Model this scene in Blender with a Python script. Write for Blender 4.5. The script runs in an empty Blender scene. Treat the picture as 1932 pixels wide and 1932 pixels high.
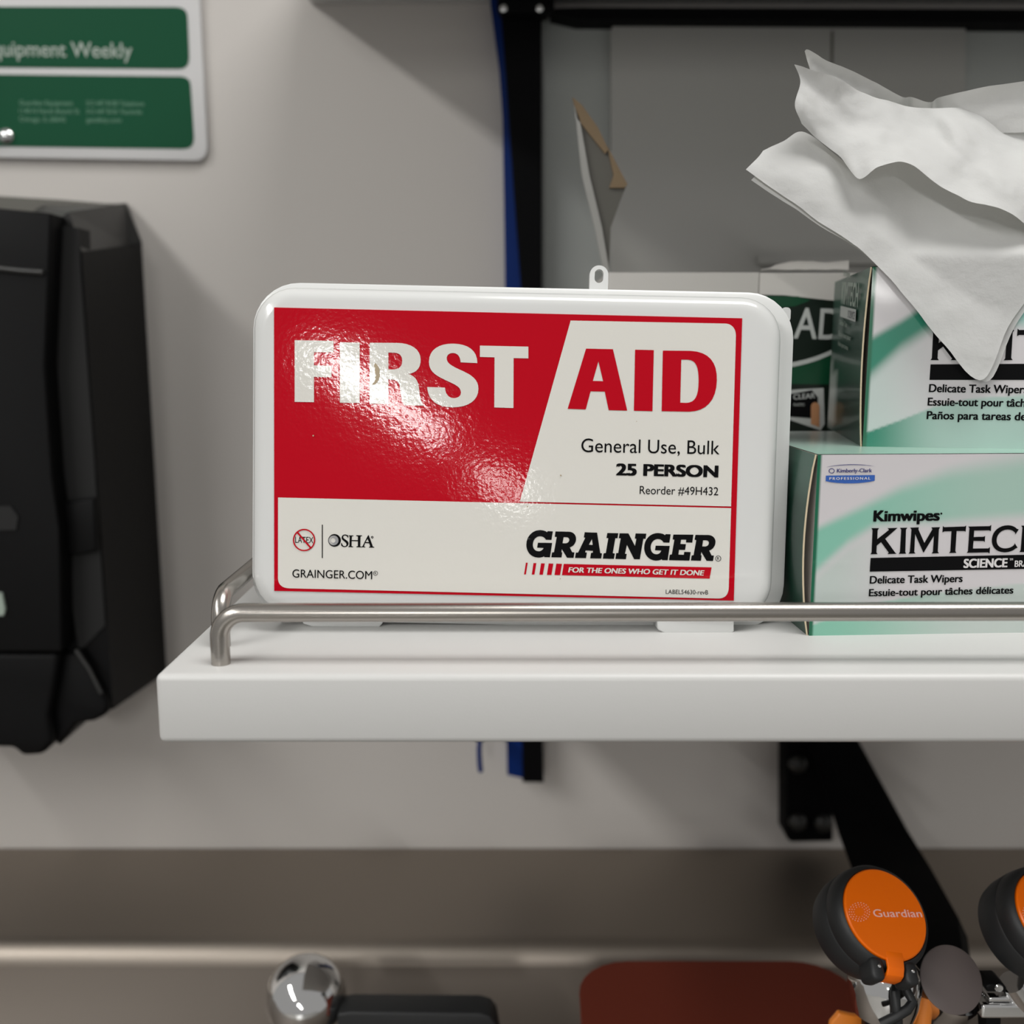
import bpy, bmesh, math, random
from mathutils import Vector, Matrix, noise
from mathutils.geometry import tessellate_polygon
random.seed(7)
sc = bpy.context.scene
COL = sc.collection
R = math.radians

# ------------------------------------------------------------------ camera
FPX, PITCH, CZ = 1900.0, R(9.44), 1.45
CAM = Vector((0, 0, CZ))
cs, sn = math.cos(PITCH), math.sin(PITCH)
FW, UP, RT = Vector((0, cs, -sn)), Vector((0, sn, cs)), Vector((1, 0, 0))
cd = bpy.data.cameras.new('camera')
cam = bpy.data.objects.new('camera', cd); COL.objects.link(cam)
cam.location = CAM; cam.rotation_euler = (R(90) - PITCH, 0, 0)
cd.sensor_width = 36; cd.lens = 36 * FPX / 1932
cd.clip_start = .01; cd.clip_end = 100
cd.dof.use_dof = True; cd.dof.focus_distance = .462; cd.dof.aperture_fstop = 35.4 / 6.0
sc.camera = cam
sc.view_settings.view_transform = 'Standard'; sc.view_settings.look = 'None'
sc.view_settings.exposure = 0.0; sc.view_settings.gamma = 1
sc.cycles.use_denoising = True
sc.cycles.max_bounces = 8

# ------------------------------------------------------------------ world and lamps
w = bpy.data.worlds.new('world'); sc.world = w; w.use_nodes = True
w.node_tree.nodes['Background'].inputs[0].default_value = (1, .985, .96, 1)
w.node_tree.nodes['Background'].inputs[1].default_value = .33
def strip(x, y0, y1, z, width, rad, col=(1, .99, .965)):
    l = bpy.data.lights.new('ceiling_strip_light', 'AREA'); l.shape = 'RECTANGLE'
    l.size = width; l.size_y = abs(y1 - y0); l.energy = rad * math.pi * width * abs(y1 - y0); l.color = col
    o = bpy.data.objects.new('ceiling_strip_light', l); COL.objects.link(o)
    o.location = (x, (y0 + y1) / 2, z + CZ)
    return o
strip(-1.62, -.15, -3.0, 1.3, .22, 34)            # the row of ceiling lamps on the left, running away behind the camera
strip(.50, .30, -.25, 1.35, 1.0, 11.5)               # a lamp almost overhead
l1 = strip(-1.04, -6.36, -12.4, 1.3, .24, 125); l1.rotation_euler = (0, 0, R(4.9))
l2 = strip(.12, -18.0, -30.2, 1.3, .40, 90); l2.rotation_euler = (0, 0, R(5.3))

# ------------------------------------------------------------------ pixel helpers (design coordinates -> metres)
def ray(px, py):
    return FW + RT * ((px - 966) / FPX) + UP * ((966 - py) / FPX)
def atY(px, py, Y):
    d = ray(px, py); return CAM + d * (Y / d.y)
def atZ(px, py, Z):
    d = ray(px, py); return CAM + d * (Z / d.z)
def atT(px, py, t):
    return CAM + ray(px, py) * t
class Frame:
    """local frame: x right, y away (depth), z up; uv() meets the plane y=off"""
    def __init__(s, M): s.M = M; s.I = M.inverted()
    def uv(s, px, py, off=0.0):
        o = s.I @ CAM; d = s.I.to_3x3() @ ray(px, py)
        t = (off - o.y) / d.y; p = o + d * t
        return (p.x, p.z)

# ------------------------------------------------------------------ materials
def lin(c):
    c = c / 255.0
    return c / 12.92 if c <= .04045 else ((c + .055) / 1.055) ** 2.4
def rgb(r, g, b, k=1.0): return (lin(r) * k, lin(g) * k, lin(b) * k, 1)
def mat(name, col, rough=.5, metal=0, coat=0, spec=.5, bump=None, mottle=None, attr=None, trans=0, ior=None, aniso=0):
    m = bpy.data.materials.new(name); m.use_nodes = True
    N, L = m.node_tree.nodes, m.node_tree.links
    p = N['Principled BSDF']
    p.inputs['Base Color'].default_value = col
    p.inputs['Roughness'].default_value = rough; p.inputs['Metallic'].default_value = metal
    p.inputs['Coat Weight'].default_value = coat; p.inputs['Coat Roughness'].default_value = .06
    p.inputs['Specular IOR Level'].default_value = spec
    p.inputs['Transmission Weight'].default_value = trans
    p.inputs['Anisotropic'].default_value = aniso
    tc = N.new('ShaderNodeTexCoord')
    if attr:
        a = N.new('ShaderNodeVertexColor'); a.layer_name = attr
        L.new(a.outputs[0], p.inputs['Base Color'])
    elif mottle:
        sc_, amt = mottle
        nz = N.new('ShaderNodeTexNoise'); nz.inputs['Scale'].default_value = sc_; nz.inputs['Detail'].default_value = 4
        L.new(tc.outputs['Object'], nz.inputs['Vector'])
        mx = N.new('ShaderNodeMix'); mx.data_type = 'RGBA'
        mx.inputs[6].default_value = tuple(c * (1 - amt) for c in col[:3]) + (1,)
        mx.inputs[7].default_value = tuple(min(1, c * (1 + amt)) for c in col[:3]) + (1,)
        L.new(nz.outputs[0], mx.inputs[0]); L.new(mx.outputs[2], p.inputs['Base Color'])
    if bump:
        prev = None
        for sc_, dist, stretch in bump:
            nz = N.new('ShaderNodeTexNoise'); nz.inputs['Scale'].default_value = sc_; nz.inputs['Detail'].default_value = 2.5
            if stretch:
                mp = N.new('ShaderNodeMapping'); mp.inputs['Scale'].default_value = stretch
                L.new(tc.outputs['Object'], mp.inputs[0]); L.new(mp.outputs[0], nz.inputs['Vector'])
            else:
                L.new(tc.outputs['Object'], nz.inputs['Vector'])
            b = N.new('ShaderNodeBump'); b.inputs['Strength'].default_value = 1; b.inputs['Distance'].default_value = dist
            L.new(nz.outputs[0], b.inputs['Height'])
            if prev: L.new(prev.outputs[0], b.inputs['Normal'])
            prev = b
        L.new(prev.outputs[0], p.inputs['Normal']); L.new(prev.outputs[0], p.inputs['Coat Normal'])
    return m
LB = [(70, .00006, None), (520, .000030, None)]                       # wrinkled gloss film of the label
M = dict(
    wall=mat('painted wall', (.53, .502, .475, 1), .75, bump=[(350, .00015, None)], mottle=(3, .03)),
    shelf=mat('grey white laminate', (.56, .557, .545, 1), .42, bump=[(1400, .00003, None)]),
    kit=mat('glossy white plastic', (.635, .64, .63, 1), .16, coat=.3, bump=[(60, .00008, None)]),
    kit_back=mat('white plastic shell', (.635, .64, .63, 1), .3),
    l_red=mat('label red print', (.45, .0015, .011, 1), .6, coat=.32, spec=0, bump=LB),
    l_white=mat('label white print', (.66, .645, .60, 1), .4, coat=.32, spec=0, bump=LB),
    l_black=mat('label black print', (.003, .003, .0035, 1), .6, coat=.32, spec=0, bump=LB),
    l_grey=mat('label grey print', (.30, .30, .31, 1), .4, coat=.32, spec=0, bump=LB),
    stain=mat('brown glue stain', (.38, .30, .19, 1), .4),
    steel=mat('satin stainless steel', (.40, .375, .345, 1), .27, 1, bump=[(900, .00002, (.02, 1, 1))]),
    steel_v=mat('satin stainless steel rod', (.42, .395, .365, 1), .26, 1, bump=[(900, .00002, (1, 1, .03))]),
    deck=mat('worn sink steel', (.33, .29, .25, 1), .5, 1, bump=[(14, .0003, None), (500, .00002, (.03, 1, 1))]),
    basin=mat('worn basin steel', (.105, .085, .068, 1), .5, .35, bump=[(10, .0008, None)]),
    chrome=mat('chrome', (.78, .78, .78, 1), .06, 1),
    capgrey=mat('brushed end plate', (.13, .105, .10, 1), .55, .2),
    rubber=mat('black rubber', (.013, .014, .015, 1), .5, bump=[(1500, .00005, None)]),
    blackm=mat('black powder coat', (.0025, .0025, .003, 1), .6, spec=.06),
    blackp=mat('black plastic', (.003, .003, .0033, 1), .5, spec=.14, bump=[(900, .00003, None)]),
    blackd=mat('dark recess', (.002, .002, .002, 1), .7),
    smoke=mat('smoked grey plastic', (.022, .022, .021, 1), .4),
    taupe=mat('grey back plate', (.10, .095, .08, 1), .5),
    orange=mat('orange plastic', (.95, .165, .001, 1), .28, spec=.3),
    orange2=mat('orange bowl plastic', (.85, .25, .03, 1), .35),
    redreflect=mat('dull red reflection', (.15, .026, .013, 1), .6, spec=.2),
    pink=mat('pale pink print', (1.0, .62, .55, 1), .4),
    blue=mat('blue anodised metal', (.003, .022, .14, 1), .5, spec=.1),
    signw=mat('white enamel sign', (.52, .515, .515, 1), .5),
    signg=mat('green sign print', (.002, .062, .026, 1), .5, spec=.12),
    signt=mat('faded sign lettering', (.30, .36, .31, 1), .45),
    signs=mat('small sign lettering', (.09, .24, .15, 1), .45),
    card=mat('white cardboard', (.56, .54, .51, 1), .55, bump=[(700, .00003, None)]),
    cream=mat('raw board edge', (.62, .52, .36, 1), .8),
    kraft=mat('kraft board', (.22, .155, .09, 1), .8),
    prt=mat('printed carton', (.6, .6, .6, 1), .35, coat=.25, attr='print'),
    cgreen=mat('carton green', (.0, .13, .06, 1), .4, coat=.3),
    cblack=mat('carton black print', (.003, .003, .0035, 1), .6, spec=.08),
    cwhite=mat('carton white print', (.70, .68, .68, 1), .4),
    navy=mat('navy print', (.035, .035, .17, 1), .4),
    royal=mat('royal blue print', (.03, .11, .42, 1), .4),
    bdark=mat('bandage carton black green', (.004, .010, .006, 1), .3, coat=.4),
    bgreen=mat('bandage carton green', (.0, .055, .02, 1), .35, coat=.3),
    bwhite=mat('bandage carton lettering', (.48, .50, .48, 1), .45),
    tan=mat('skin tone print', (.50, .24, .11, 1), .5),
    panel=mat('grey metal panel', (.355, .35, .33, 1), .5, mottle=(5, .04)),
    shadew=mat('grey green wall shade', (.34, .355, .34, 1), .6),
    floor=mat('vinyl floor', (.30, .29, .27, 1), .4, mottle=(8, .1)),
)
def paper_mat():
    m = bpy.data.materials.new('tissue paper'); m.use_nodes = True
    N, L = m.node_tree.nodes, m.node_tree.links
    N.remove(N['Principled BSDF'])
    d = N.new('ShaderNodeBsdfDiffuse'); t = N.new('ShaderNodeBsdfTranslucent'); mx = N.new('ShaderNodeMixShader')
    d.inputs[0].default_value = (.64, .64, .632, 1); t.inputs[0].default_value = (.70, .69, .64, 1); mx.inputs[0].default_value = .26
    tc = N.new('ShaderNodeTexCoord'); b0 = None
    for s_, di in ((60, .0009), (260, .00022), (1500, .00006)):
        nz = N.new('ShaderNodeTexNoise'); nz.inputs['Scale'].default_value = s_; nz.inputs['Detail'].default_value = 4
        L.new(tc.outputs['Object'], nz.inputs['Vector'])
        b = N.new('ShaderNodeBump'); b.inputs['Distance'].default_value = di; L.new(nz.outputs[0], b.inputs['Height'])
        if b0: L.new(b0.outputs[0], b.inputs['Normal'])
        b0 = b
    L.new(b0.outputs[0], d.inputs['Normal'])
    L.new(d.outputs[0], mx.inputs[1]); L.new(t.outputs[0], mx.inputs[2])
    L.new(mx.outputs[0], N['Material Output'].inputs[0])
    return m
M['paper'] = paper_mat()

# ------------------------------------------------------------------ object helpers
def thing(name, label, cat, M4=None, group=None):
    o = bpy.data.objects.new(name, None); o.empty_display_size = .02; COL.objects.link(o)
    if M4 is not None: o.matrix_world = M4
    o['label'] = label; o['category'] = cat
    if group: o['group'] = group
    return o
def tag(o, label, cat, group=None):
    o['label'] = label; o['category'] = cat
    if group: o['group'] = group
    return o
def struct(o): o['kind'] = 'structure'; return o
def mesh(name, vf, m, parent=None, smooth=0, label=None, bevel=0, seg=3):
    v, f = vf
    me = bpy.data.meshes.new(name); me.from_pydata([tuple(p) for p in v], [], f); me.update()
    if bevel or smooth:
        bm = bmesh.new(); bm.from_mesh(me)
        if smooth != 2: bmesh.ops.recalc_face_normals(bm, faces=bm.faces)
        if bevel:
            es = [e for e in bm.edges if e.is_manifold and e.calc_face_angle(0) > R(30)]
            bmesh.ops.bevel(bm, geom=es, offset=bevel, segments=seg, profile=.5, affect='EDGES', clamp_overlap=True)
        bm.to_mesh(me); bm.free()
    if bevel or smooth:
        for p in me.polygons: p.use_smooth = True
        if hasattr(me, 'set_sharp_from_angle'): me.set_sharp_from_angle(angle=R(38 if not bevel else 50))
    me.materials.append(m if not isinstance(m, str) else M[m])
    o = bpy.data.objects.new(name, me); COL.objects.link(o)
    if parent: o.parent = parent
    if label: o['label'] = label
    return o
def join(*vfs):
    V, F = [], []
    for v, f in vfs:
        n = len(V); V += list(v); F += [tuple(i + n for i in q) for q in f]
    return V, F
def box(x0, x1, y0, y1, z0, z1):
    v = [(x, y, z) for z in (z0, z1) for y in (y0, y1) for x in (x0, x1)]
    return v, [(0, 2, 3, 1), (4, 5, 7, 6), (0, 1, 5, 4), (2, 6, 7, 3), (0, 4, 6, 2), (1, 3, 7, 5)]
def prism(front, back):
    """two matching closed outlines -> solid (concave caps tessellated)"""
    n = len(front); v = [Vector(p) for p in front] + [Vector(p) for p in back]
    f = [(i, (i + 1) % n, n + (i + 1) % n, n + i) for i in range(n)]
    t = tessellate_polygon([[Vector(p) for p in front]])
    f += [tuple(a) for a in t] + [tuple(n + i for i in reversed(a)) for a in t]
    return v, f
def pxprism(pts, Y, depth):
    fr = [atY(x, y, Y) for x, y in pts]
    return prism(fr, [p + Vector((0, depth, 0)) for p in fr])
def tube(path, r, n=16, caps=True, taper=None):
    P = [Vector(p) for p in path]; V, F = [], []
    T = [(P[min(i + 1, len(P) - 1)] - P[max(i - 1, 0)]).normalized() for i in range(len(P))]
    a = T[0].orthogonal().normalized()
    for i, p in enumerate(P):
        a = (a - T[i] * a.dot(T[i])).normalized(); b = T[i].cross(a)
        rr = r if taper is None else r * taper[i]
        for k in range(n):
            th = 2 * math.pi * k / n
            V.append(p + (a * math.cos(th) + b * math.sin(th)) * rr)
    for i in range(len(P) - 1):
        for k in range(n):
            k2 = (k + 1) % n
            F.append((i * n + k, i * n + k2, (i + 1) * n + k2, (i + 1) * n + k))
    if caps: F += [tuple(range(n))[::-1], tuple((len(P) - 1) * n + k for k in range(n))]
    return V, F
def arcpath(pts, rad, n=8):
    """polyline with rounded corners"""
    P = [Vector(p) for p in pts]; out = [P[0]]
    for i in range(1, len(P) - 1):
        a = (P[i - 1] - P[i]).normalized(); b = (P[i + 1] - P[i]).normalized()
        A, B = P[i] + a * rad, P[i] + b * rad
        # true circular arc for right angles
        c = P[i] + a * rad + b * rad
        for k in range(n + 1):
            t = k / n * math.pi / 2
            out.append(c - b * rad * math.cos(t) - a * rad * math.sin(t))
    return out + [P[-1]]
def lathe(prof, n=48, M4=None):
    V, F = [], []
    for r, z in prof:
        for k in range(n):
            a = 2 * math.pi * k / n; V.append(Vector((r * math.cos(a), r * math.sin(a), z)))
    for i in range(len(prof) - 1):
        for k in range(n):
            k2 = (k + 1) % n; F.append((i * n + k, i * n + k2, (i + 1) * n + k2, (i + 1) * n + k))
    F += [tuple(range(n))[::-1], tuple((len(prof) - 1) * n + k for k in range(n))]
    if M4 is not None: V = [M4 @ p for p in V]
    return V, F
def rring(cx, cz, hw, hh, r, n=8):
    o = []
    for sx, sz, a0 in ((1, 1, 0), (-1, 1, 90), (-1, -1, 180), (1, -1, 270)):
        for k in range(n + 1):
            a = R(a0 + 90 * k / n)
            o.append((cx + sx * (hw - r) + r * math.cos(a), cz + sz * (hh - r) + r * math.sin(a)))
    return o
def loft(secs, caps=True):
    n = len(secs[0][0]); V, F = [], []
    for ring, y in secs: V += [(x, y, z) for x, z in ring]
    for i in range(len(secs) - 1):
        for k in range(n):
            k2 = (k + 1) % n; F.append((i * n + k, i * n + k2, (i + 1) * n + k2, (i + 1) * n + k))
    if caps: F += [tuple(range(n)), tuple((len(secs) - 1) * n + k for k in reversed(range(n)))]
    return V, F
# ---- flat print
def svg(s):
    """tiny path reader (M L C Z, absolute)"""
    loops, cur, tk = [], [], s.replace(',', ' ').replace('(', ' ').replace(')', ' ')
    for c in 'MLCZ': tk = tk.replace(c, ' ' + c + ' ')
    tk = tk.split(); i = 0; cmd = 'M'
    while i < len(tk):
        if tk[i] in 'MLCZ':
            cmd = tk[i]; i += 1
            if cmd == 'Z': loops.append(cur); cur = []
            continue
        if cmd == 'C':
            q = [float(t) for t in tk[i:i + 6]]; i += 6; x0, y0 = cur[-1]
            for k in range(1, 9):
                t = k / 8; a, b, c_, d = (1 - t) ** 3, 3 * t * (1 - t) ** 2, 3 * t * t * (1 - t), t ** 3
                cur.append((a * x0 + b * q[0] + c_ * q[2] + d * q[4], a * y0 + b * q[1] + c_ * q[3] + d * q[5]))
        else:
            cur.append((float(tk[i]), float(tk[i + 1]))); i += 2
    if cur: loops.append(cur)
    return loops
def fill(loops, y):
    """2D loops (x,z) -> flat mesh facing -y at depth y"""
    L3 = [[Vector((a, b, 0)) for a, b in lp] for lp in loops]
    V = [Vector((p.x, y, p.y)) for lp in L3 for p in lp]; F = []
    for t in tessellate_polygon(L3):
        a, b, c = (V[i] for i in t); nn = (b - a).cross(c - a)
        F.append(tuple(t) if nn.y < 0 else tuple(reversed(t)))
    return V, F
def crop(loops, ox, oy, k):
    return [[(ox + x * k, oy + y * k) for x, y in lp] for lp in loops]
def pfill(fr, loops, y):
    return fill([[fr.uv(a, b, y) for a, b in lp] for lp in loops], y)
def circ(cx, cy, r, n=32, ry=None):
    return [(cx + r * math.cos(2 * math.pi * k / n), cy + (ry or r) * math.sin(2 * math.pi * k / n)) for k in range(n)]
# lettering from a font, fitted to baseline points
FONT = None                                       # Blender's built-in face
_tc = {}
def glyphs(s, weight=0.0, track=1.0):
    key = (s, weight, track)
    if key in _tc: return _tc[key]
    if abs(weight) > 1e-6:
        v, f = glyphs(s, 0.0, track); V, F = [], []
        for lay, (dx, dy) in enumerate(((-1, -.5), (1, -.5), (-1, .5), (1, .5)) if weight > 0 else ((0, 0),)):
            n = len(V); V += [(a + dx * weight, b + dy * weight, lay) for a, b in v]; F += [tuple(i + n for i in q) for q in f]
        if weight > 0: V = [(a, b + .5 * weight, l) for a, b, l in V]
        _tc[key] = (V, F); return V, F
    c = bpy.data.curves.new('t', 'FONT'); c.body = s; c.size = 1
    c.space_character = track
    if FONT: c.font = FONT
    o = bpy.data.objects.new('t', c); COL.objects.link(o)
    cu = o.to_curve(bpy.context.evaluated_depsgraph_get())
    loops = []
    for sp in cu.splines:                       # sample the outlines, fill them ourselves
        lp = []; bp = sp.bezier_points; n = len(bp)
        if n:
            for i in range(n):
                p, q = bp[i], bp[(i + 1) % n]
                a, b, d, e = p.co.xy, p.handle_right.xy, q.handle_left.xy, q.co.xy
                L = (e - a).length
                bend = max(abs((b - a).cross(e - a)), abs((d - a).cross(e - a))) / L if L > 1e-9 else 0
                k = 1 if bend < 1e-4 else 6
                for m in range(k):
                    t = m / k; lp.append((1 - t) ** 3 * a + 3 * t * (1 - t) ** 2 * b + 3 * t * t * (1 - t) * d + t ** 3 * e)
        else:
            lp = [p.co.xy.copy() for p in sp.points]
        cl = []
        for p in lp:
            if not cl or (p - cl[-1]).length > 1e-5: cl.append(p)
        if len(cl) > 2 and (cl[0] - cl[-1]).length < 1e-5: cl.pop()
        if len(cl) > 2: loops.append([(p.x, p.y) for p in cl])
    o.to_curve_clear(); bpy.data.objects.remove(o); bpy.data.curves.remove(c)
    area = lambda l: sum(a[0] * b[1] - b[0] * a[1] for a, b in zip(l, l[1:] + l[:1])) / 2
    def inside(p, l):
        k = False
        for (x0, y0), (x1, y1) in zip(l, l[1:] + l[:1]):
            if (y0 > p[1]) != (y1 > p[1]) and p[0] < (x1 - x0) * (p[1] - y0) / (y1 - y0) + x0: k = not k
        return k
    loops.sort(key=lambda l: -abs(area(l)))
    sgn = area(loops[0]) > 0; groups = []
    for l in loops:
        host = None
        if (area(l) > 0) != sgn:
            for g in groups:
                if inside(l[0], g[0]): host = g
        if host: host.append(l)
        else: groups.append([l])
    v, f = [], []
    for g in groups:
        n = len(v); v += [p for l in g for p in l]
        f += [tuple(i + n for i in t) for t in tessellate_polygon([[Vector((x, y, 0)) for x, y in l] for l in g])]
    _tc[key] = (v, f); return v, f
def capheight(weight):
    v, _ = glyphs('H', weight); return max(p[1] for p in v)
def text(fr, s, p0, p1, hpx, y, weight=0.0, shear=0.0, track=1.0):
    A = Vector(fr.uv(p0[0], p0[1], y)); B = Vector(fr.uv(p1[0], p1[1], y)); T = Vector(fr.uv(p0[0], p0[1] - hpx, y))
    v, f = glyphs(s, weight, track)
    x0, x1 = min(p[0] for p in v), max(p[0] for p in v); ch = capheight(weight)
    ex = (B - A).normalized(); H = (T - A).length; up = Vector((-ex.y, ex.x)); W = (B - A).length - shear * H
    V = []
    for a, b, *lay in v:
        q = A + ex * ((a - x0) / (x1 - x0) * W + shear * H * b / ch) + up * (b / ch * H)
        V.append(Vector((q.x, y - (lay[0] if lay else 0) * 2.5e-5, q.y)))
    F = []
    for t in f:
        a, b, c = V[t[0]], V[t[1]], V[t[2]]
        F.append(t if (b - a).cross(c - a).y < 0 else tuple(reversed(t)))
    return V, F
def catmull(p, t):
    n = len(p) - 1; i = min(int(t * n), n - 1); u = t * n - i
    a, b, c, d = p[max(i - 1, 0)], p[i], p[i + 1], p[min(i + 2, n)]
    return tuple(.5 * (2 * b[k] + (c[k] - a[k]) * u + (2 * a[k] - 5 * b[k] + 4 * c[k] - d[k]) * u * u
                       + (3 * b[k] - a[k] - 3 * c[k] + d[k]) * u ** 3) for k in range(len(b)))
def interp(tab, x):
    if x <= tab[0][0]: return tab[0][1]
    for (a, b), (c, d) in zip(tab, tab[1:]):
        if x <= c: return b + (d - b) * (x - a) / (c - a)
    return tab[-1][1]
def sstep(a, b, x):
    t = max(0, min(1, (x - a) / (b - a))); return t * t * (3 - 2 * t)

# ================================================================== SETTING
YW = .88
FL = 0.0
struct(mesh('wall_back', box(-2.6, 2.6, YW, YW + .1, 0, 3.0), 'wall'))
struct(mesh('floor', box(-2.6, 2.6, -3.5, YW, -.05, 0), 'floor'))

# ================================================================== SHELF
ZS = CZ - .1306
SX0 = -.1435
sh = thing('wall_shelf', 'thick pale grey laminate shelf with a low steel rod guard rail', 'shelf', Matrix.Translation((0, 0, 0)))
mesh('board', box(SX0, .62, .3876, .842, ZS - .0292, ZS), 'shelf', sh, bevel=.0028, seg=4)
zr = ZS + .0218
P0 = atZ(417, 1252, -.1306)
rail = arcpath([(P0.x, P0.y, ZS - .001), (P0.x, P0.y, zr), (.60, P0.y, zr + .0012)], .0105, 10)
mesh('guard_rail', tube(rail, .00395, 20), 'steel', sh, smooth=1, label='front guard rail')
rail2 = arcpath([(-.1275, .4265, ZS - .001), (-.1275, .4265, zr + .0006), (-.1275, .80, zr + .0006)], .0115, 10)
mesh('guard_rail', tube(rail2, .00395, 20), 'steel_v', sh, smooth=1, label='side guard rail')

# ================================================================== FIRST AID KIT
K = .942
a_, b_, g_ = -.09837, .02082, .00505
KM = Matrix.Translation(CAM + Vector((-.00269, .47973, -.05242)) * K) @ \
    (Matrix.Rotation(g_, 4, 'Z') @ Matrix.Rotation(a_, 4, 'X') @ Matrix.Rotation(b_, 4, 'Y'))
KF = Frame(KM)
kit = thing('first_aid_kit', 'white plastic first aid case with a big red and white label', 'first aid kit', KM)
u0 = KF.uv(473.5, 800)[0]; u1 = KF.uv(1472.5, 800)[0]; w1 = KF.uv(966, 548.5)[1]; w0 = KF.uv(966, 1168)[1]
cx, cz_, hw, hh = (u0 + u1) / 2, (w0 + w1) / 2, (u1 - u0) / 2, (w1 - w0) / 2
secs = []
rr = .0185
for k in range(9):                                   # quarter round edge of the lid
    a = k / 8 * math.pi / 2; ins = .0062 * (1 - math.sin(a)); y = .0058 * (1 - math.cos(a))
    secs.append((rring(cx, cz_, hw - ins, hh - ins, rr - ins * .7), y + .0002))
secs = [(rring(cx, cz_, hw - .009, hh - .009, rr - .006), .0001)] + secs
secs.append((rring(cx, cz_, hw, hh, rr), .0155)); secs.append((rring(cx, cz_, hw - .004, hh - .004, rr - .003), .0166))
mesh('lid', loft(secs), 'kit', kit, smooth=1)
yS = .0165
sl, sr = KF.uv(477, 800, yS)[0], KF.uv(1491, 800, yS)[0]; st_, sb_ = KF.uv(966, 542, yS)[1], KF.uv(1200, 1183.5, yS)[1]
scx, scz, shw, shh = (sl + sr) / 2, (st_ + sb_) / 2, (sr - sl) / 2, (st_ - sb_) / 2
S = []
for ins, y in ((.0045, yS - .0004), (.0008, yS - .0003), (0, yS + .0004), (.0001, yS + .009), (.0008, yS + .026), (.003, yS + .036), (.008, yS + .042)):
    S.append((rring(scx, scz, shw - ins, shh - ins, .0215), y))
mesh('back_shell', loft(S), 'kit_back', kit, smooth=1)
# hanging tab with slotted hole
tl, tz0 = KF.uv(1111, 552, .030); tr, tz1 = KF.uv(1147, 503, .030)
tcx, thw = (tl + tr) / 2, (tr - tl) / 2
outer = [(tl, tz0 - .004), (tr, tz0 - .004)] + [(tcx + thw * math.cos(R(a)), tz1 - thw + thw * math.sin(R(a))) for a in range(0, 181, 15)]
hx, hr, hz = tcx, .0021, tz1 - .0050
hole = [(hx + hr * math.cos(R(a)), hz + .0011 * (1 if a < 180 else -1) + hr * math.sin(R(a))) for a in range(0, 360, 20)]
def extr_hole(outer, hole, y0, y1):
    V1, F1 = fill([outer, hole], y0); V2, F2 = fill([outer, hole], y1)
    F2 = [tuple(reversed(f)) for f in F2]; V, F = join((V1, F1), (V2, F2)); n = len(V1)
    for off, m in ((0, len(outer)), (len(outer), len(hole))):
        for i in range(m):
            j = (i + 1) % m; F.append((off + i, off + j, n + off + j, n + off + i))
    return V, F
mesh('hanging_tab', extr_hole(outer, hole, .027, .0315), 'kit_back', kit, smooth=1)
# side latch bump
lx, lz = KF.uv(1482, 594, .030)
mesh('latch', loft([(rring(lx, lz, .0022, .0034, .0018, 5), .029), (rring(lx, lz, .0022, .0034, .0018, 5), .036)]), 'kit_back', kit, smooth=1)
# hinge feet (left one set further back)
def foot(pxs, y0, y1):
    pts = [KF.uv(x, y, y0) for x, y in pxs]
    return prism([(a, y0, b) for a, b in pts], [(a, y1, b) for a, b in pts])
mesh('hinge_foot', foot([(566, 1165), (722, 1165), (722, 1176), (716, 1183), (590, 1183), (572, 1177)], .0135, .030), 'kit_back', kit, bevel=.0006)
mesh('hinge_foot', foot([(1240, 1170), (1385, 1170), (1385, 1192), (1374, 1197), (1258, 1197), (1241, 1188)], .0035, .022), 'kit_back', kit, bevel=.0006)

# ---- label
y1_, y2_, y3_, y4_ = -.00025, -.0004, -.00055, -.0007
lab_loop = [(517, 580), (1400.4, 600.5), (1384.5, 1133.3), (517.3, 1114.8)]
lv, lf = pfill(KF, [lab_loop], y1_)
edge = [KF.uv(a, b, y1_) for a, b in lab_loop]
label = mesh('label', prism([(a, y1_, b) for a, b in edge], [(a, .0003, b) for a, b in edge]), 'l_red', kit, label='glossy red and white printed label')
def dec(name, vf, m, parent=None, lb=None): return mesh(name, vf, m, parent or label, label=lb)
z6 = (950, 500, .28468); z5 = (450, 500, .28468); z8 = (950, 900, .28468)
up_panel = crop(svg('M 445 368 L 1470 388 C 1512 389 1541 420 1540 470 L 1508 1600 L 108 1568 Z'), *z6)
lowp = svg('M 524.6 938.6 L 1379.4 958.7 L 1375 1108 C 1374.5 1122 1368 1129.4 1355 1129.2 L 546 1110 C 532 1109.5 524.4 1103 524.4 1090 Z')
dec('white_panel', pfill(KF, up_panel, y2_), 'l_white', lb='slanted white panel')
dec('white_panel', pfill(KF, lowp, y2_), 'l_white', lb='lower white panel')
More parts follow.
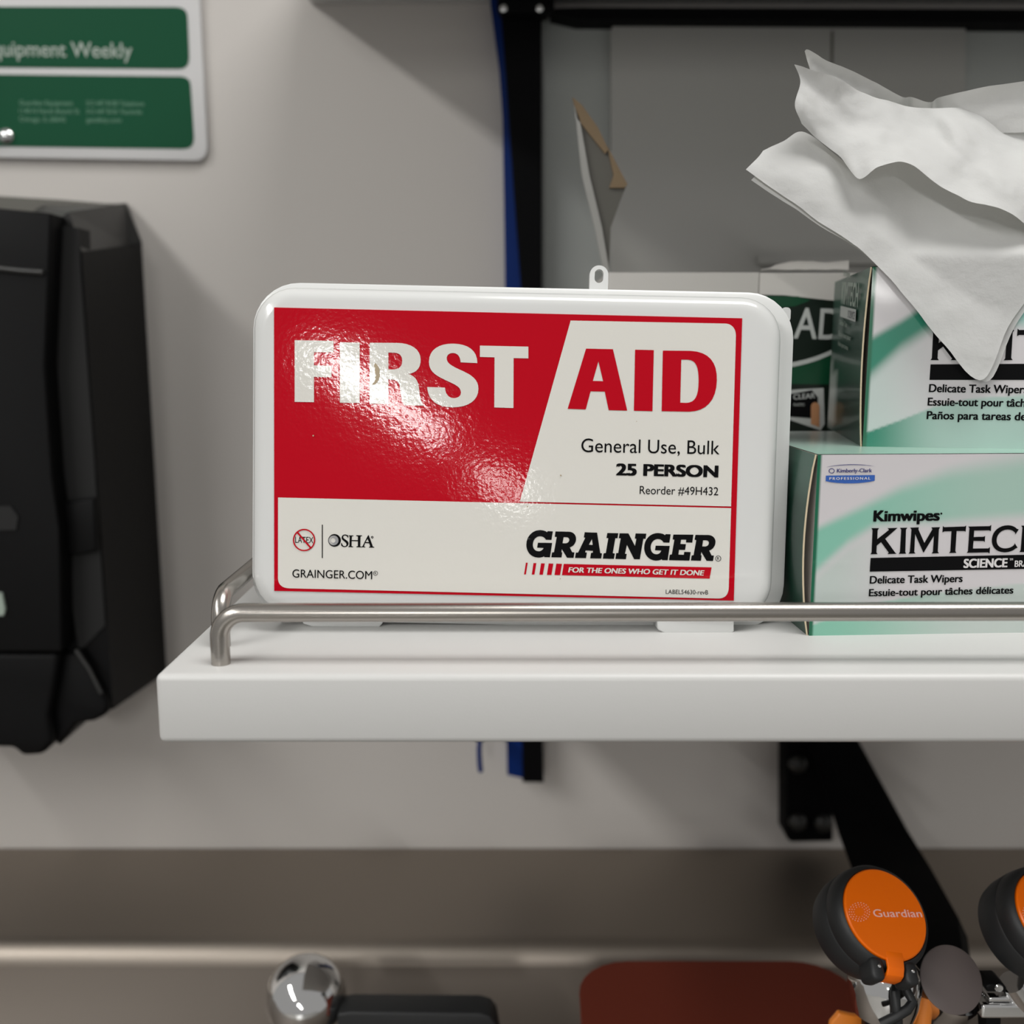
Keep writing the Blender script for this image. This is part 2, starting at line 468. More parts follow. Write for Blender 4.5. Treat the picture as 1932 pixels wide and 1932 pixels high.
# a thin red rule closes between the two panels because the sheet beneath is red
G5 = dict(
    F='M372 498 L630 503 L629 579 L500 577 L500 665 L616 668 L616 743 L500 741 L500 909 L372 907 Z',
    I='M672 512 L803 514 L803 914 L672 912 Z',
    R='M870 515 L1050 516 C1150 518 1205 560 1207 625 C1209 680 1180 715 1125 722 C1182 738 1193 780 1198 830 C1203 880 1212 915 1232 932 L1098 928 C1080 900 1075 860 1072 825 C1068 770 1050 758 993 757 L993 920 L868 918 Z M993 580 L1030 581 C1070 582 1085 605 1085 635 C1085 675 1060 693 1020 692 L993 692 Z',
    S='M1583 650 L1472 645 C1470 610 1455 585 1425 583 C1395 582 1380 598 1380 618 C1380 650 1410 668 1470 695 C1550 730 1590 760 1590 820 C1590 900 1520 943 1420 943 C1320 943 1255 900 1250 808 L1368 812 C1370 850 1390 883 1428 882 C1460 881 1474 865 1474 845 C1474 805 1430 790 1370 762 C1290 725 1262 695 1262 640 C1262 560 1330 520 1422 521 C1520 522 1583 565 1583 650 Z',
    T='M1600 534 L1921 541 L1921 619 L1823 617 L1822 948 L1695 944 L1697 612 L1600 609 Z')
for s in G5.values(): dec('letter', pfill(KF, crop(svg(s), *z5), y2_), 'l_white')
G6 = ['M547 554 L725 558 L820 965 L697 962 L671 839 L577 837 L545 957 L425 953 Z M629 638 L660 770 L592 768 Z',
      'M872 561 L996 564 L987 969 L864 966 Z',
      'M1056 567 L1240 569 C1360 575 1415 640 1414 760 C1413 900 1340 970 1230 972 L1048 969 Z M1178 627 L1220 627 C1280 630 1293 680 1293 770 C1292 870 1270 912 1210 914 L1171 912 Z']
for s in G6: dec('letter', pfill(KF, crop(svg(s), *z6), y3_), 'l_red')
GA = ['M672 207 L648 355 L552 352 C530 315 495 292 450 292 C375 292 325 360 325 440 C325 510 365 553 430 553 C465 553 495 530 512 495 L400 490 L412 405 L660 408 L622 657 L525 655 L520 640 C495 655 455 665 405 662 C290 655 212 560 212 440 C212 290 320 185 450 185 C505 187 545 200 570 222 L585 203 Z',
      'M718 208 L950 213 C1030 215 1077 270 1075 345 C1072 410 1030 465 965 485 L1008 570 L1047 573 L1032 668 L918 664 L828 515 L820 570 L836 572 L822 660 L645 657 L658 572 L692 570 L740 305 L705 302 Z M858 308 L905 308 C940 310 960 330 957 360 C952 395 920 415 885 415 L840 413 Z',
      'M1225 222 L1440 230 L1495 585 L1525 588 L1512 678 L1320 676 L1335 580 L1365 578 L1370 545 L1240 538 L1232 570 L1262 577 L1248 672 L1057 668 L1072 575 L1110 575 L1235 318 L1210 312 Z M1350 340 L1365 442 L1297 440 Z',
      'M1618 235 L1808 240 L1795 327 L1757 325 L1712 585 L1748 592 L1733 685 L1540 680 L1553 588 L1592 583 L1635 325 L1603 320 Z']
GB = ['M-10 240 L145 243 L258 462 L282 335 L255 330 L270 243 L455 247 L440 337 L403 335 L342 692 L243 690 L118 440 L85 595 L115 600 L100 690 L-82 685 L-68 585 L-33 583 L10 328 L-22 325 Z',
      'M877 258 L855 403 L752 400 C735 365 700 340 655 340 C580 342 530 405 530 485 C530 560 570 605 635 605 C670 603 700 580 715 540 L605 535 L618 455 L862 460 L825 708 L728 706 L723 690 C700 706 660 716 610 714 C490 705 418 610 418 490 C418 340 525 237 655 237 C710 238 755 250 775 272 L793 255 Z',
      'M925 262 L1272 265 L1252 403 L1142 400 L1148 352 L1057 350 L1047 425 L1143 430 L1127 530 L1022 527 L1012 610 L1105 614 L1113 563 L1225 567 L1203 715 L848 707 L862 613 L898 608 L942 352 L912 345 Z',
      'M1308 268 L1530 270 C1615 275 1660 330 1655 400 C1650 465 1610 520 1545 540 L1588 625 L1628 628 L1612 722 L1500 718 L1410 565 L1400 618 L1415 625 L1402 718 L1228 713 L1242 625 L1275 620 L1322 360 L1292 350 Z M1440 362 L1490 362 C1525 365 1545 385 1540 415 C1535 450 1505 470 1470 470 L1425 468 Z']
kA = 210 / 1932
for s in GA: dec('letter', pfill(KF, crop(svg(s), 970, 980, kA), y3_), 'l_black', lb='bold black slab letter')
for s in GB: dec('letter', pfill(KF, crop(svg(s), 1170, 980, kA), y3_), 'l_black', lb='bold black slab letter')
for s in ['M205 750 L236 752 L203 955 L172 955 Z', 'M337 757 L385 759 L353 957 L306 957 Z', 'M468 762 L533 764 L499 961 L438 960 Z',
          'M600 765 L680 767 L648 964 L569 963 Z', 'M733 768 L830 771 L797 967 L700 966 Z']:
    dec('stripe', pfill(KF, crop(svg(s), 970, 980, kA), y3_), 'l_red')
dec('stripe', pfill(KF, [[(970 + 862 * kA, 980 + 772 * kA), (1170 + 1588 * kA, 980 + 832 * kA), (1170 + 1553 * kA, 980 + 1028 * kA), (970 + 830 * kA, 980 + 968 * kA)]], y3_), 'l_red')
dec('slogan_lettering', text(KF, 'FOR THE ONES WHO GET IT DONE', (1071.8, 1080.0), (1329, 1086), 9.9, y4_, .035, .17), 'l_white')
dec('lettering', text(KF, 'General Use, Bulk', (1096.6, 852.8), (1357.5, 857.3), 25.5, y3_, -.008), 'l_black')
dec('lettering', text(KF, '25 PERSON', (1162, 896.8), (1355, 900.8), 22.4, y3_, .046), 'l_black')
dec('lettering', text(KF, 'Reorder #49H432', (1206.8, 932), (1355, 934.6), 15.2, y3_, 0), 'l_black')
dec('lettering', text(KF, 'GRAINGER.COM', (551.6, 1089.4), (702, 1092.8), 15.2, y3_, .002), 'l_black')
dec('lettering', text(KF, 'LABEL54630-revB', (1256, 1120.4), (1336, 1121.6), 8.0, y3_, 0), 'l_black')
dec('lettering', text(KF, 'LATEX', (557, 1024), (591, 1024.8), 11.5, y3_, 0), 'l_black')
def reg(cx, cy, r):
    dec('registered_mark', join(pfill(KF, [circ(cx, cy, r), circ(cx, cy, r * .82)], y3_),
        text(KF, 'R', (cx - r * .38, cy + r * .5), (cx + r * .42, cy + r * .5), r * 1.0, y3_, 0)), 'l_black')
reg(1355, 1053.8, 5.6); reg(708.4, 1081.5, 4.4)
kO = 190 / 1932
dec('no_symbol', join(pfill(KF, [circ(540 + 342 * kO, 980 + 395 * kO, 214 * kO, 48), circ(540 + 342 * kO, 980 + 395 * kO, 189 * kO, 48)], y4_),
    pfill(KF, crop(svg('M203 262 L226 240 L485 540 L462 562 Z'), 540, 980, kO), y4_)), 'l_red', lb='red crossed out circle')
dec('rule', pfill(KF, crop(svg('M683 100 L701 100 L701 742 L683 742 Z'), 540, 980, kO), y3_), 'l_black')
OS = ['M1190 305 L1190 350 L1180 350 C1170 320 1150 308 1120 308 C1095 310 1090 330 1095 350 C1105 380 1195 400 1195 460 C1195 510 1150 532 1110 530 C1085 528 1065 515 1055 500 L1052 450 L1065 450 C1075 490 1095 512 1120 512 C1150 510 1160 490 1155 465 C1140 425 1062 405 1062 350 C1062 310 1095 288 1130 288 C1155 290 1170 300 1180 305 Z',
      'M1200 305 L1288 308 L1288 320 L1260 325 L1256 395 L1375 398 L1376 325 L1345 320 L1345 303 L1455 306 L1455 320 L1425 326 L1420 515 L1450 526 L1450 536 L1345 532 L1345 520 L1375 512 L1376 418 L1255 415 L1252 510 L1285 522 L1285 532 L1190 530 L1190 520 L1212 510 L1218 325 L1200 318 Z',
      'M1582 300 L1662 520 L1688 530 L1688 541 L1585 540 L1588 528 L1612 520 L1592 458 L1514 452 L1492 516 L1518 526 L1518 537 L1440 532 L1440 522 L1462 515 L1562 318 Z M1560 372 L1586 436 L1524 432 Z']
for s in OS: dec('letter', pfill(KF, crop(svg(s), 540, 980, kO), y3_), 'l_black')
ox, oy = 540 + 926 * kO, 980 + 402 * kO
dec('letter', pfill(KF, [circ(ox, oy, 12.0), circ(ox - 1.8, oy, 9.4)], y3_), 'l_black')
dec('emblem', join(pfill(KF, [circ(ox - 1.9, oy, 9.2), circ(ox - 2.4, oy, 7.4)], y3_), pfill(KF, [circ(ox - 1.4, oy, 6.6), circ(ox - 2.8, oy, 4.6)], y3_)), 'l_grey')
dec('registered_mark', pfill(KF, [circ(540 + 1650 * kO, 980 + 342 * kO, 2.3), circ(540 + 1650 * kO, 980 + 342 * kO, 1.0)], y3_), 'l_black')
# brown stain near the R, small dark flecks
st = []
for k in range(15):
    a = R(-75 + 170 * k / 14); st.append((704 + 13 * math.cos(a) + random.uniform(-.8, .8), 705 + 21 * math.sin(a)))
for k in range(15):
    a = R(95 - 170 * k / 14); st.append((704 + (5.5 + random.uniform(-2.5, 1)) * math.cos(a), 706 + 16 * math.sin(a)))
dec('stain', pfill(KF, [st], y3_), 'stain', lb='brown glue stain on the lettering')
for x, y, r_ in ((591, 822, 1.6), (1058, 897, 1.5), (1057, 1092, 1.0), (1201, 795, .8), (995, 956, 1.3)): dec('fleck', pfill(KF, [circ(x, y, r_, 7)], y4_), 'stain')

# ================================================================== WIPES BOXES
def boxframe(fl, flr, Zrel):
    """front bottom edge seen from pixel fl to flr on the plane z = Zrel"""
    A, B = atZ(*fl, Zrel), atZ(*flr, Zrel)
    ang = math.atan2(B.y - A.y, B.x - A.x)
    return Matrix.Translation(A) @ Matrix.Rotation(ang, 4, 'Z')
def project(P):
    d = P - CAM; t = d.dot(FW); return 966 + FPX * d.dot(RT) / t, 966 - FPX * d.dot(UP) / t
def printed(name, parent, Mw, corner, eu, ev, W, H, nu, nv, fn):
    """flat panel grid, colour attribute = the print"""
    corner, eu, ev = Vector(corner), Vector(eu), Vector(ev)
    V = [corner + eu * (W * i / nu) + ev * (H * j / nv) for j in range(nv + 1) for i in range(nu + 1)]
    F = [(j * (nu + 1) + i, j * (nu + 1) + i + 1, (j + 1) * (nu + 1) + i + 1, (j + 1) * (nu + 1) + i) for j in range(nv) for i in range(nu)]
    o = mesh(name, (V, F), 'prt', parent)
    at = o.data.color_attributes.new('print', 'FLOAT_COLOR', 'POINT')
    for i, v in enumerate(V):
        at.data[i].color = fn(v, *project(Mw @ v))
    return o
def mixc(a, b, t): return tuple(x + (y - x) * t for x, y in zip(a, b))
WHT, MINT, TEAL, PALE, GREEN = (.60, .575, .59), (.22, .50, .39), (.010, .20, .125), (.46, .55, .51), (.0, .115, .055)
def low_print(v, x, y):
    if v.x < .0012: return GREEN + (1,)
    e1 = interp([(1500, 1015), (1538, 997), (1620, 958), (1700, 918), (1790, 886), (1932, 858), (2300, 830)], x)
    e2 = interp([(1500, 1110), (1538, 1078), (1600, 1022), (1650, 990), (1700, 984), (1780, 984), (1932, 972), (2300, 950)], x)
    soft = interp([(1540, 12), (1700, 20), (1932, 34)], x)
    band = sstep(e1 - soft * .7, e1 + soft, y) * (1 - sstep(e2 - 14, e2 + 16, y))
    c = mixc(WHT, mixc(MINT, (.36, .52, .45), sstep(1560, 1900, x)), band)
    pale = sstep(e2 - 5, e2 + 30, y) * (1 - sstep(1560, 1700, x)) * .75
    c = mixc(c, PALE, pale)
    e3 = interp([(1528, 1181), (1560, 1168), (1640, 1140), (1760, 1118), (1932, 1100)], x)
    c = mixc(c, mixc((.22, .50, .38), (.50, .56, .53), sstep(1540, 1860, x)), sstep(e3 - 2, e3 + 3, y))
    return c + (1,)
def up_print(v, x, y):
    if v.x < .0016: return GREEN + (1,)
    e1 = interp([(1620, 652), (1650, 634), (1700, 606), (1740, 580), (1800, 540), (1932, 480), (2200, 420)], x)
    e2 = interp([(1620, 745), (1640, 712), (1700, 655), (1760, 615), (1850, 600), (1932, 608), (2200, 600)], x)
    band = sstep(e1 - 10, e1 + 10, y) * (1 - sstep(e2 - 16, e2 + 22, y))
    c = mixc(WHT, mixc(TEAL, (.22, .50, .44), sstep(1740, 1900, x)), band)
    pale = sstep(e2 - 20, e2 + 20, y) * (1 - sstep(1640, 1780, x)) * .55
    c = mixc(c, (.40, .54, .49), pale)
    e3 = interp([(1628, 818), (1700, 792), (1760, 768), (1830, 752), (1932, 745), (2200, 740)], x)
    c = mixc(c, mixc(TEAL, (.38, .52, .47), sstep(1630, 1790, x)), sstep(e3 - 2, e3 + 3, y))
    return c + (1,)
def side_print(v, x, y):
    # v.y from front, v.z height
    s = sstep(.058, .070, v.z)
    c = mixc((.002, .040, .022), (.035, .10, .07), s)
    q = interp([(0, .010), (.085, .010), (.10, .034), (.12, .040)], v.y)
    c = mixc(c, (.45, .48, .45), (1 - sstep(q - .001, q + .001, v.z)) * sstep(.085, .088, v.y) * sstep(.004, .006, v.z))
    return c + (1,)
def wipes_box(lab, Mw, L, D, H, pf, bulge, nu=150):
    t = thing('wipes_box', lab, 'box', Mw, 'cartons of delicate task wipers')
    v, f = box(.001, L, .0004, D, .0002, H)
    body = mesh('carton', (v, f), 'card', t, label='plain carton board')
    fp = printed('front_panel', t, Mw, (0, 0, 0), (1, 0, 0), (0, 0, 1), L, H, nu, 70, pf)
    tp = printed('top_panel', t, Mw, (0, 0, H + .0003), (1, 0, 0), (0, 1, 0), L, D, 20, 20,
                 lambda v, x, y: mixc((.32, .50, .42), (.45, .50, .48), sstep(0, .1, v.y)) + (1,))
    # left end flap, bulging away from the body and showing its raw edge
    nz, ny = 14, 6; V = []
    for j in range(nz + 1):
        for i in range(ny + 1):
            h = H * j / nz; y = .0012 + (D - .002) * i / ny
            b = .0006 + bulge * math.sin(math.pi * j / nz) ** .8 * (1 - i / ny)
            V.append(Vector((-b, y, h)))
    n = len(V); V += [p + Vector((.0005, 0, 0)) for p in V]; F = []
    for j in range(nz):
        for i in range(ny):
            a = j * (ny + 1) + i; q = (a, a + 1, a + ny + 2, a + ny + 1)
            F.append(tuple(reversed(q))); F.append(tuple(k + n for k in q))
    sf = mesh('end_flap', (V, F), 'prt', t)
    at = sf.data.color_attributes.new('print', 'FLOAT_COLOR', 'POINT')
    for i, p in enumerate(V): at.data[i].color = side_print(p, 0, 0) if i < n else (.5, .45, .38, 1)
    ed = [V[j * (ny + 1)] + Vector((.0002, -.0001, 0)) for j in range(nz + 1)]
    mesh('flap_edge', tube(ed, .00042, 6), 'cream', sf, smooth=1)
    return t, fp, sf
LM = boxframe((1526, 1199.5), (1932, 1193.5), -.1306)
lowbox, lowfront, lowside = wipes_box('green and white carton of delicate task wipers standing on the shelf', LM, .222, .118, .0826, low_print, .0036, 190)
LFm = Frame(LM)
UM = boxframe((1627, 846), (1932, 851), -.0486)
UM = UM @ Matrix.Translation((0, 0, .0004))
upbox, upfront, upside = wipes_box('green and white wiper carton stacked on top, a tissue pulled out', UM, .222, .118, .0835, up_print, .0018, 190)
UFm = Frame(UM)
# ---- lettering of the cartons
yb = -.0002; yc = -.00035
kC = 312 / 1932
KT = ['M150 412 L240 412 L222 435 L218 540 L355 432 L338 412 L455 408 L310 535 L425 695 L445 712 L338 714 L352 698 L262 575 L212 615 L208 695 L222 716 L138 716 L152 695 L163 435 Z',
      'M483 408 L570 406 L553 430 L545 690 L555 710 L468 712 L483 690 L498 430 Z',
      'M602 406 L705 402 L698 425 L768 585 L862 425 L850 403 L953 400 L938 425 L925 685 L940 705 L852 708 L868 688 L880 500 L758 700 L660 480 L650 690 L665 708 L583 710 L598 690 L618 428 Z',
      'M985 385 L1000 400 L1240 392 L1258 380 L1250 455 L1235 445 L1145 445 L1130 680 L1142 700 L1057 702 L1072 682 L1085 448 L1000 450 L980 460 Z',
      'M1280 393 L1530 388 L1550 373 L1545 447 L1525 437 L1350 440 L1345 515 L1460 512 L1478 502 L1474 575 L1460 562 L1342 560 L1335 650 L1515 648 L1535 632 L1530 708 L1512 695 L1262 700 L1278 680 L1295 412 Z',
      'M1872 425 L1832 485 L1828 465 C1800 435 1770 428 1740 428 C1670 430 1615 480 1612 550 C1610 610 1650 648 1710 648 C1760 648 1800 630 1822 600 L1822 585 L1858 640 L1835 648 C1800 680 1750 695 1700 694 C1600 690 1553 625 1557 545 C1562 440 1650 378 1745 378 C1790 380 1820 390 1850 420 Z',
      'M1900 383 L1990 380 L1975 405 L1970 520 L2060 518 L2062 400 L2050 380 L2140 378 L2125 400 L2115 670 L2130 690 L2040 692 L2055 672 L2060 560 L1968 562 L1960 672 L1972 692 L1878 690 L1893 670 L1915 405 Z']
BAR = 'M140 760 L2160 718 L2160 884 L130 920 Z'
def shift(loops2, A, B, k):      # carry print from one carton face to the other
    return [[(B[0] + (x - A[0]) * k, B[1] + (z - A[1]) * k) for x, z in lp] for lp in loops2]
A0 = LFm.uv(1620 + 140 * kC, 930 + 760 * kC, yb); B0 = UFm.uv(1755.8, 687.5, yb)
def both(name, s, m, y):
    lp = [[LFm.uv(a, b, y) for a, b in l] for l in crop(svg(s), 1620, 930, kC)]
    mesh(name, fill(lp, y), m, lowfront)
    mesh(name, fill(shift(lp, A0, B0, 1.13), y), m, upfront)
for s in KT: both('letter', s, 'cblack', yb)
both('black_bar', BAR, 'cblack', yb)
def lt(fr, par, s, p0, p1, h, m='cblack', w=.018, y=None, nm='lettering', **k):
    return mesh(nm, text(fr, s, p0, p1, h, yb if y is None else y, w, **k), m, par)
lt(LFm, lowfront, 'Kimwipes', (1647.5, 984.1), (1772.6, 982.2), 21, w=.042)
lt(LFm, lowfront, 'SCIENCE', (1817.4, 1071.6), (1900.3, 1070.2), 17, 'cwhite', .042, yc)
lt(LFm, lowfront, 'BRAND', (1914, 1069.7), (1961, 1068.5), 12, 'cwhite', .02, yc)
lt(LFm, lowfront, 'TM', (1904.5, 1057.5), (1911, 1057.2), 4, 'cwhite', .02, yc)
lt(LFm, lowfront, 'Delicate Task Wipers', (1640.7, 1101.3), (1815.8, 1098.3), 14.4, w=.026)
lt(LFm, lowfront, 'Essuie-tout pour tâches délicates', (1639, 1125.2), (1911.6, 1119.8), 13.8, w=.026)
mesh('registered_mark', pfill(LFm, [circ(1776, 969, 1.9, 14)], yb), 'cblack', lowfront)
lt(UFm, upfront, 'Delicate Task Wipers', (1752.2, 739.8), (1939, 742.3), 15.2, w=.026)
lt(UFm, upfront, 'Essuie-tout pour tâches délicates', (1749.8, 765.2), (2036, 769), 15, w=.026)
lt(UFm, upfront, 'Paños para tareas delicadas', (1748, 790.8), (1996, 794.2), 15.2, w=.026)
kP = 140 / 1932
mesh('blue_banner', pfill(LFm, crop(svg('M252 515 L1528 500 L1522 648 C1200 735 600 745 245 660 Z'), 1540, 860, kP), yb), 'royal', lowfront)
mesh('emblem', join(pfill(LFm, [circ(1540 + 402 * kP, 860 + 392 * kP, 5.6, 28, 4.8), circ(1540 + 402 * kP, 860 + 392 * kP, 4.2, 28, 3.4)], yb),
     pfill(LFm, crop(svg('M270 292 C600 205 1200 195 1540 278 C1200 220 600 228 270 296 Z'), 1540, 860, kP), yb)), 'navy', lowfront)
lt(LFm, lowfront, 'Kimberly-Clark', (1578.8, 891.6), (1645, 891.0), 7.2, 'navy', .022)
lt(LFm, lowfront, 'PROFESSIONAL', (1564.6, 905.3), (1642.2, 904.8), 4.8, 'cwhite', .02, yc, track=1.35)
# side of the upper carton: lettering on the end flap
SM = UM @ Matrix.Translation((-.0026, .0, 0)) @ Matrix.Rotation(-math.pi / 2, 4, 'Z')
SFm = Frame(SM)
def side(vf, m, nm='lettering'):
    v, f = vf; T = UM.inverted() @ SM
    mesh(nm, ([T @ Vector(p) for p in v], f), m, upside)
side(text(SFm, 'KIMTECH', (1587, 573), (1618, 580), 38, 0, .03), 'signt')
side(pfill(SFm, [[(1586, 577), (1615, 584), (1614, 607.5), (1585, 597)]], 0), 'bwhite', 'white_patch')
side(text(SFm, 'SCIENCE', (1599, 599), (1612, 603), 13, -.0002, .02), 'l_grey')
side(text(SFm, 'Kimwipes', (1591, 521), (1604, 524), 11, 0, .02), 'signt')
side(text(SFm, 'Delicate Task', (1583.5, 612), (1598, 618), 9, 0, .02), 'signt')
side(text(SFm, 'Essuie-tout pour', (1582, 633), (1605, 643), 9, 0, .02), 'signt')
side(text(SFm, 'Paños para tareas', (1581, 651), (1600, 661), 8, 0, .02), 'signt')

# ================================================================== TISSUES
def sheet(cols, nu=90, nv=34, wr=.0006, clamp=None):
    V = []
    for i in range(nu + 1):
        col = [catmull([c[k] for c in cols], i / nu) for k in range(len(cols[0]))]
        for j in range(nv + 1):
            x, y, t = catmull(col, j / nv)
            p = atT(x, y, t)
            q = noise.noise(p * 70) * wr * 2 + noise.noise(p * 190) * wr * .6 + abs(noise.noise(p * 45 + Vector((3, 1, 9)))) * wr * 3
            p = p + FW * q
            if clamp is not None:                      # stay in front of the carton face
                o = UFm.I @ CAM; d = UFm.I.to_3x3() @ ray(x, y); tf = -o.y / d.y - clamp + max(0, 480 - y) * .00022
                if (p - CAM).dot(FW) > tf: p = atT(x, y, tf)
            V.append(p)
    F = [(i * (nv + 1) + j, (i + 1) * (nv + 1) + j, (i + 1) * (nv + 1) + j + 1, i * (nv + 1) + j + 1) for i in range(nu) for j in range(nv)]
    return V, F
S1 = [[(1440, 284, .474), (1431, 296, .470), (1419, 308, .467), (1407, 320, .466)],
      [(1478, 266, .476), (1466, 295, .468), (1455, 325, .464), (1447, 348, .464)],
      [(1515, 248, .478), (1508, 292, .468), (1499, 335, .462), (1490, 378, .463)],
      [(1568, 285, .486), (1558, 330, .470), (1548, 375, .461), (1540, 413, .461)],
      [(1618, 320, .492), (1610, 362, .473), (1600, 405, .460), (1590, 446, .459)],
      [(1668, 302, .500), (1662, 380, .474), (1655, 440, .459), (1648, 492, .457)],
      [(1730, 280, .500), (1728, 410, .480), (1724, 490, .458), (1715, 568, .456)],
      [(1790, 290, .498), (1788, 440, .476), (1785, 540, .457), (1778, 645, .455)],
      [(1862, 320, .492), (1862, 470, .468), (1858, 590, .455), (1853, 717, .453)],
      [(1925, 345, .488), (1925, 460, .466), (1918, 530, .455), (1908, 607, .452)],
      [(1985, 360, .485), (1985, 445, .465), (1985, 480, .456), (1985, 510, .452)],
      [(2040, 410, .485), (2040, 430, .465), (2040, 450, .456), (2040, 470, .452)]]
S1 = [[(x, y, .457 + (t - .457) * (.6 if i < 3 else .38)) for x, y, t in c] for i, c in enumerate(S1)]
t1 = thing('paper_wipe', 'flat white tissue corner hanging down over the upper wiper carton', 'tissue', Matrix.Identity(4), 'white tissues out of the upper carton')
v, f = sheet(S1, wr=.0004, clamp=.0022); mesh('front_ply', (v, f), 'paper', t1, smooth=2)
S1b = [[(x + 10, y + 17 * max(0, 1 - max(0, x - 1420) / 330) + 3, t + .0028) for x, y, t in c] for c in S1]
v, f = sheet(S1b, wr=.0004, clamp=.0012); mesh('back_ply', (v, f), 'paper', t1, smooth=2)
S2 = [[(1500, 119, .452), (1511, 152, .455), (1500, 196, .452), (1512, 234, .456)],
      [(1522, 125, .453), (1527, 165, .457), (1524, 212, .455), (1540, 258, .458)],
      [(1560, 138, .456), (1560, 185, .461), (1565, 232, .460), (1585, 293, .458)],
      [(1606, 161, .462), (1603, 215, .464), (1608, 268, .458), (1621, 336, .451)],
      [(1651, 182, .470), (1655, 226, .466), (1655, 268, .456), (1660, 313, .447)],
      [(1711, 198, .478), (1712, 236, .470), (1712, 270, .460), (1711, 306, .448)],
      [(1757, 201, .476), (1762, 246, .474), (1768, 290, .456), (1772, 346, .447)],
      [(1805, 203, .482), (1815, 258, .461), (1822, 315, .458), (1830, 377, .446)],
      [(1862, 203, .484), (1868, 262, .474), (1878, 325, .452), (1890, 394, .445)],
      [(1922, 204, .482), (1928, 272, .478), (1932, 340, .452), (1936, 420, .447)],
      [(1990, 206, .480), (1990, 272, .476), (1990, 345, .452), (1990, 440, .449)],
      [(2050, 206, .480), (2050, 272, .470), (2050, 345, .455), (2050, 455, .455)]]
t2 = thing('paper_wipe', 'crumpled white tissue with pointed folds sticking up from the upper carton', 'tissue', Matrix.Identity(4), 'white tissues out of the upper carton')
v, f = sheet(S2, wr=.0009); mesh('front_fold', (v, f), 'paper', t2, smooth=2)
S2b = []
for (x, y), (x2, y2), t in zip(
        [(1519, 95), (1527, 93), (1561, 113), (1606, 131), (1651, 155), (1700, 181), (1722, 182), (1757, 191), (1774, 182), (1832, 169), (1932, 152), (2050, 138)],
        [(1534, 150), (1545, 165), (1565, 185), (1606, 205), (1655, 225), (1700, 240), (1725, 245), (1757, 250), (1775, 250), (1832, 250), (1932, 250), (2050, 250)],
        [.466, .466, .470, .474, .479, .483, .486, .484, .486, .480, .474, .472]):
    S2b.append([(x, y, t - .004), (x * .67 + x2 * .33, y * .67 + y2 * .33, t), (x * .33 + x2 * .67, y * .33 + y2 * .67, t + .002), (x2, y2, t + .004)])
v, f = sheet(S2b, wr=.0006); mesh('back_fold', (v, f), 'paper', t2, smooth=2)

# ================================================================== CARTONS BEHIND
YB = .602
def vbox(x0, x1, ytop, Y, D, zb=-.1306):
    A = atY(x0, ytop, Y); B = atY(x1, ytop, Y)
    return A.x, B.x, Y, Y + D, CZ + zb, A.z
zA = vbox(1147, 1433, 514, YB, .11)
wc = thing('white_carton', 'plain white carton top showing behind the first aid case', 'box', Matrix.Identity(4))
mesh('carton', box(*zA), 'card', wc, bevel=.0006)
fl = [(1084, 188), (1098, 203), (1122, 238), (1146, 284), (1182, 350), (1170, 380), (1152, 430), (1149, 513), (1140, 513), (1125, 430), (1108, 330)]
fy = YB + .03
mesh('open_flap', pxprism(fl, fy, .0012), 'taupe', wc, label='raised flap of the carton, its shade painted in as grey')  # white board coloured grey, the flap's shade put into the material
mesh('torn_edge', join(pxprism([(1080, 183), (1098, 198), (1128, 240), (1148, 282), (1142, 290), (1120, 262), (1090, 225)], fy - .003, .003),
                       pxprism([(1146, 276), (1184, 348), (1178, 354), (1150, 354), (1158, 330)], fy - .003, .003)), 'kraft', wc, label='torn brown board edge')
mesh('flap_fold', pxprism([(1084, 200), (1094, 225), (1112, 330), (1136, 430), (1150, 513), (1139, 513), (1122, 430), (1098, 330)], fy - .003, .002), 'panel', wc)
zB = vbox(1434, 1625, 515, YB, .11)
bc = thing('bandage_carton', 'black and green carton with white top rim behind the wiper boxes', 'box', Matrix.Translation((0, YB - .0006, 0)))
mesh('carton', box(zB[0], zB[1] + .05, .0006, .1106, zB[4], zB[5]), 'card', bc, bevel=.0006)
BF = Frame(Matrix.Translation((0, YB - .0006, 0)))
def bdec(n, loops, m, y=0, lb=None): return mesh(n, pfill(BF, loops, y), m, bc, label=lb)
bdec('dark_front', [[(1425, 556), (1480, 557), (1560, 566), (1640, 572), (1640, 870), (1425, 870)]], 'bdark')
bdec('green_band', [[(1425, 558), (1505, 559), (1530, 566), (1500, 578), (1425, 582)]], 'bgreen', -.0003)
bdec('green_band', [svg('M1425 700 C1500 690 1560 670 1640 640 L1640 726 L1425 724 Z')[0]], 'bgreen', -.0003)
mesh('lettering', text(BF, 'AD', (1497, 638.5), (1585, 641), 58, -.0005, .012), 'bwhite', bc)
bdec('white_swoosh', [svg('M1425 690 C1500 688 1550 675 1600 642 L1602 650 C1550 684 1500 696 1425 700 Z')[0]], 'bwhite', -.0005)
bdec('pictured_box', [[(1484, 736), (1554, 732), (1556, 800), (1548, 812), (1484, 790)]], 'bwhite', -.0005)
bdec('pictured_box', [[(1488, 744), (1532, 736), (1543, 750), (1543, 790), (1488, 786)]], 'cblack', -.0007)
mesh('lettering', text(BF, 'CLEAR', (1497, 754), (1538, 751), 10, -.0009, .02), 'bwhite', bc)
mesh('lettering', text(BF, 'PLASTIC', (1497, 766), (1518, 766), 5, -.0009, .0), 'bwhite', bc)
bdec('pictured_finger', [svg('M1530 800 L1530 768 C1530 756 1546 756 1546 768 L1546 806 Z')[0]], 'tan', -.0009)
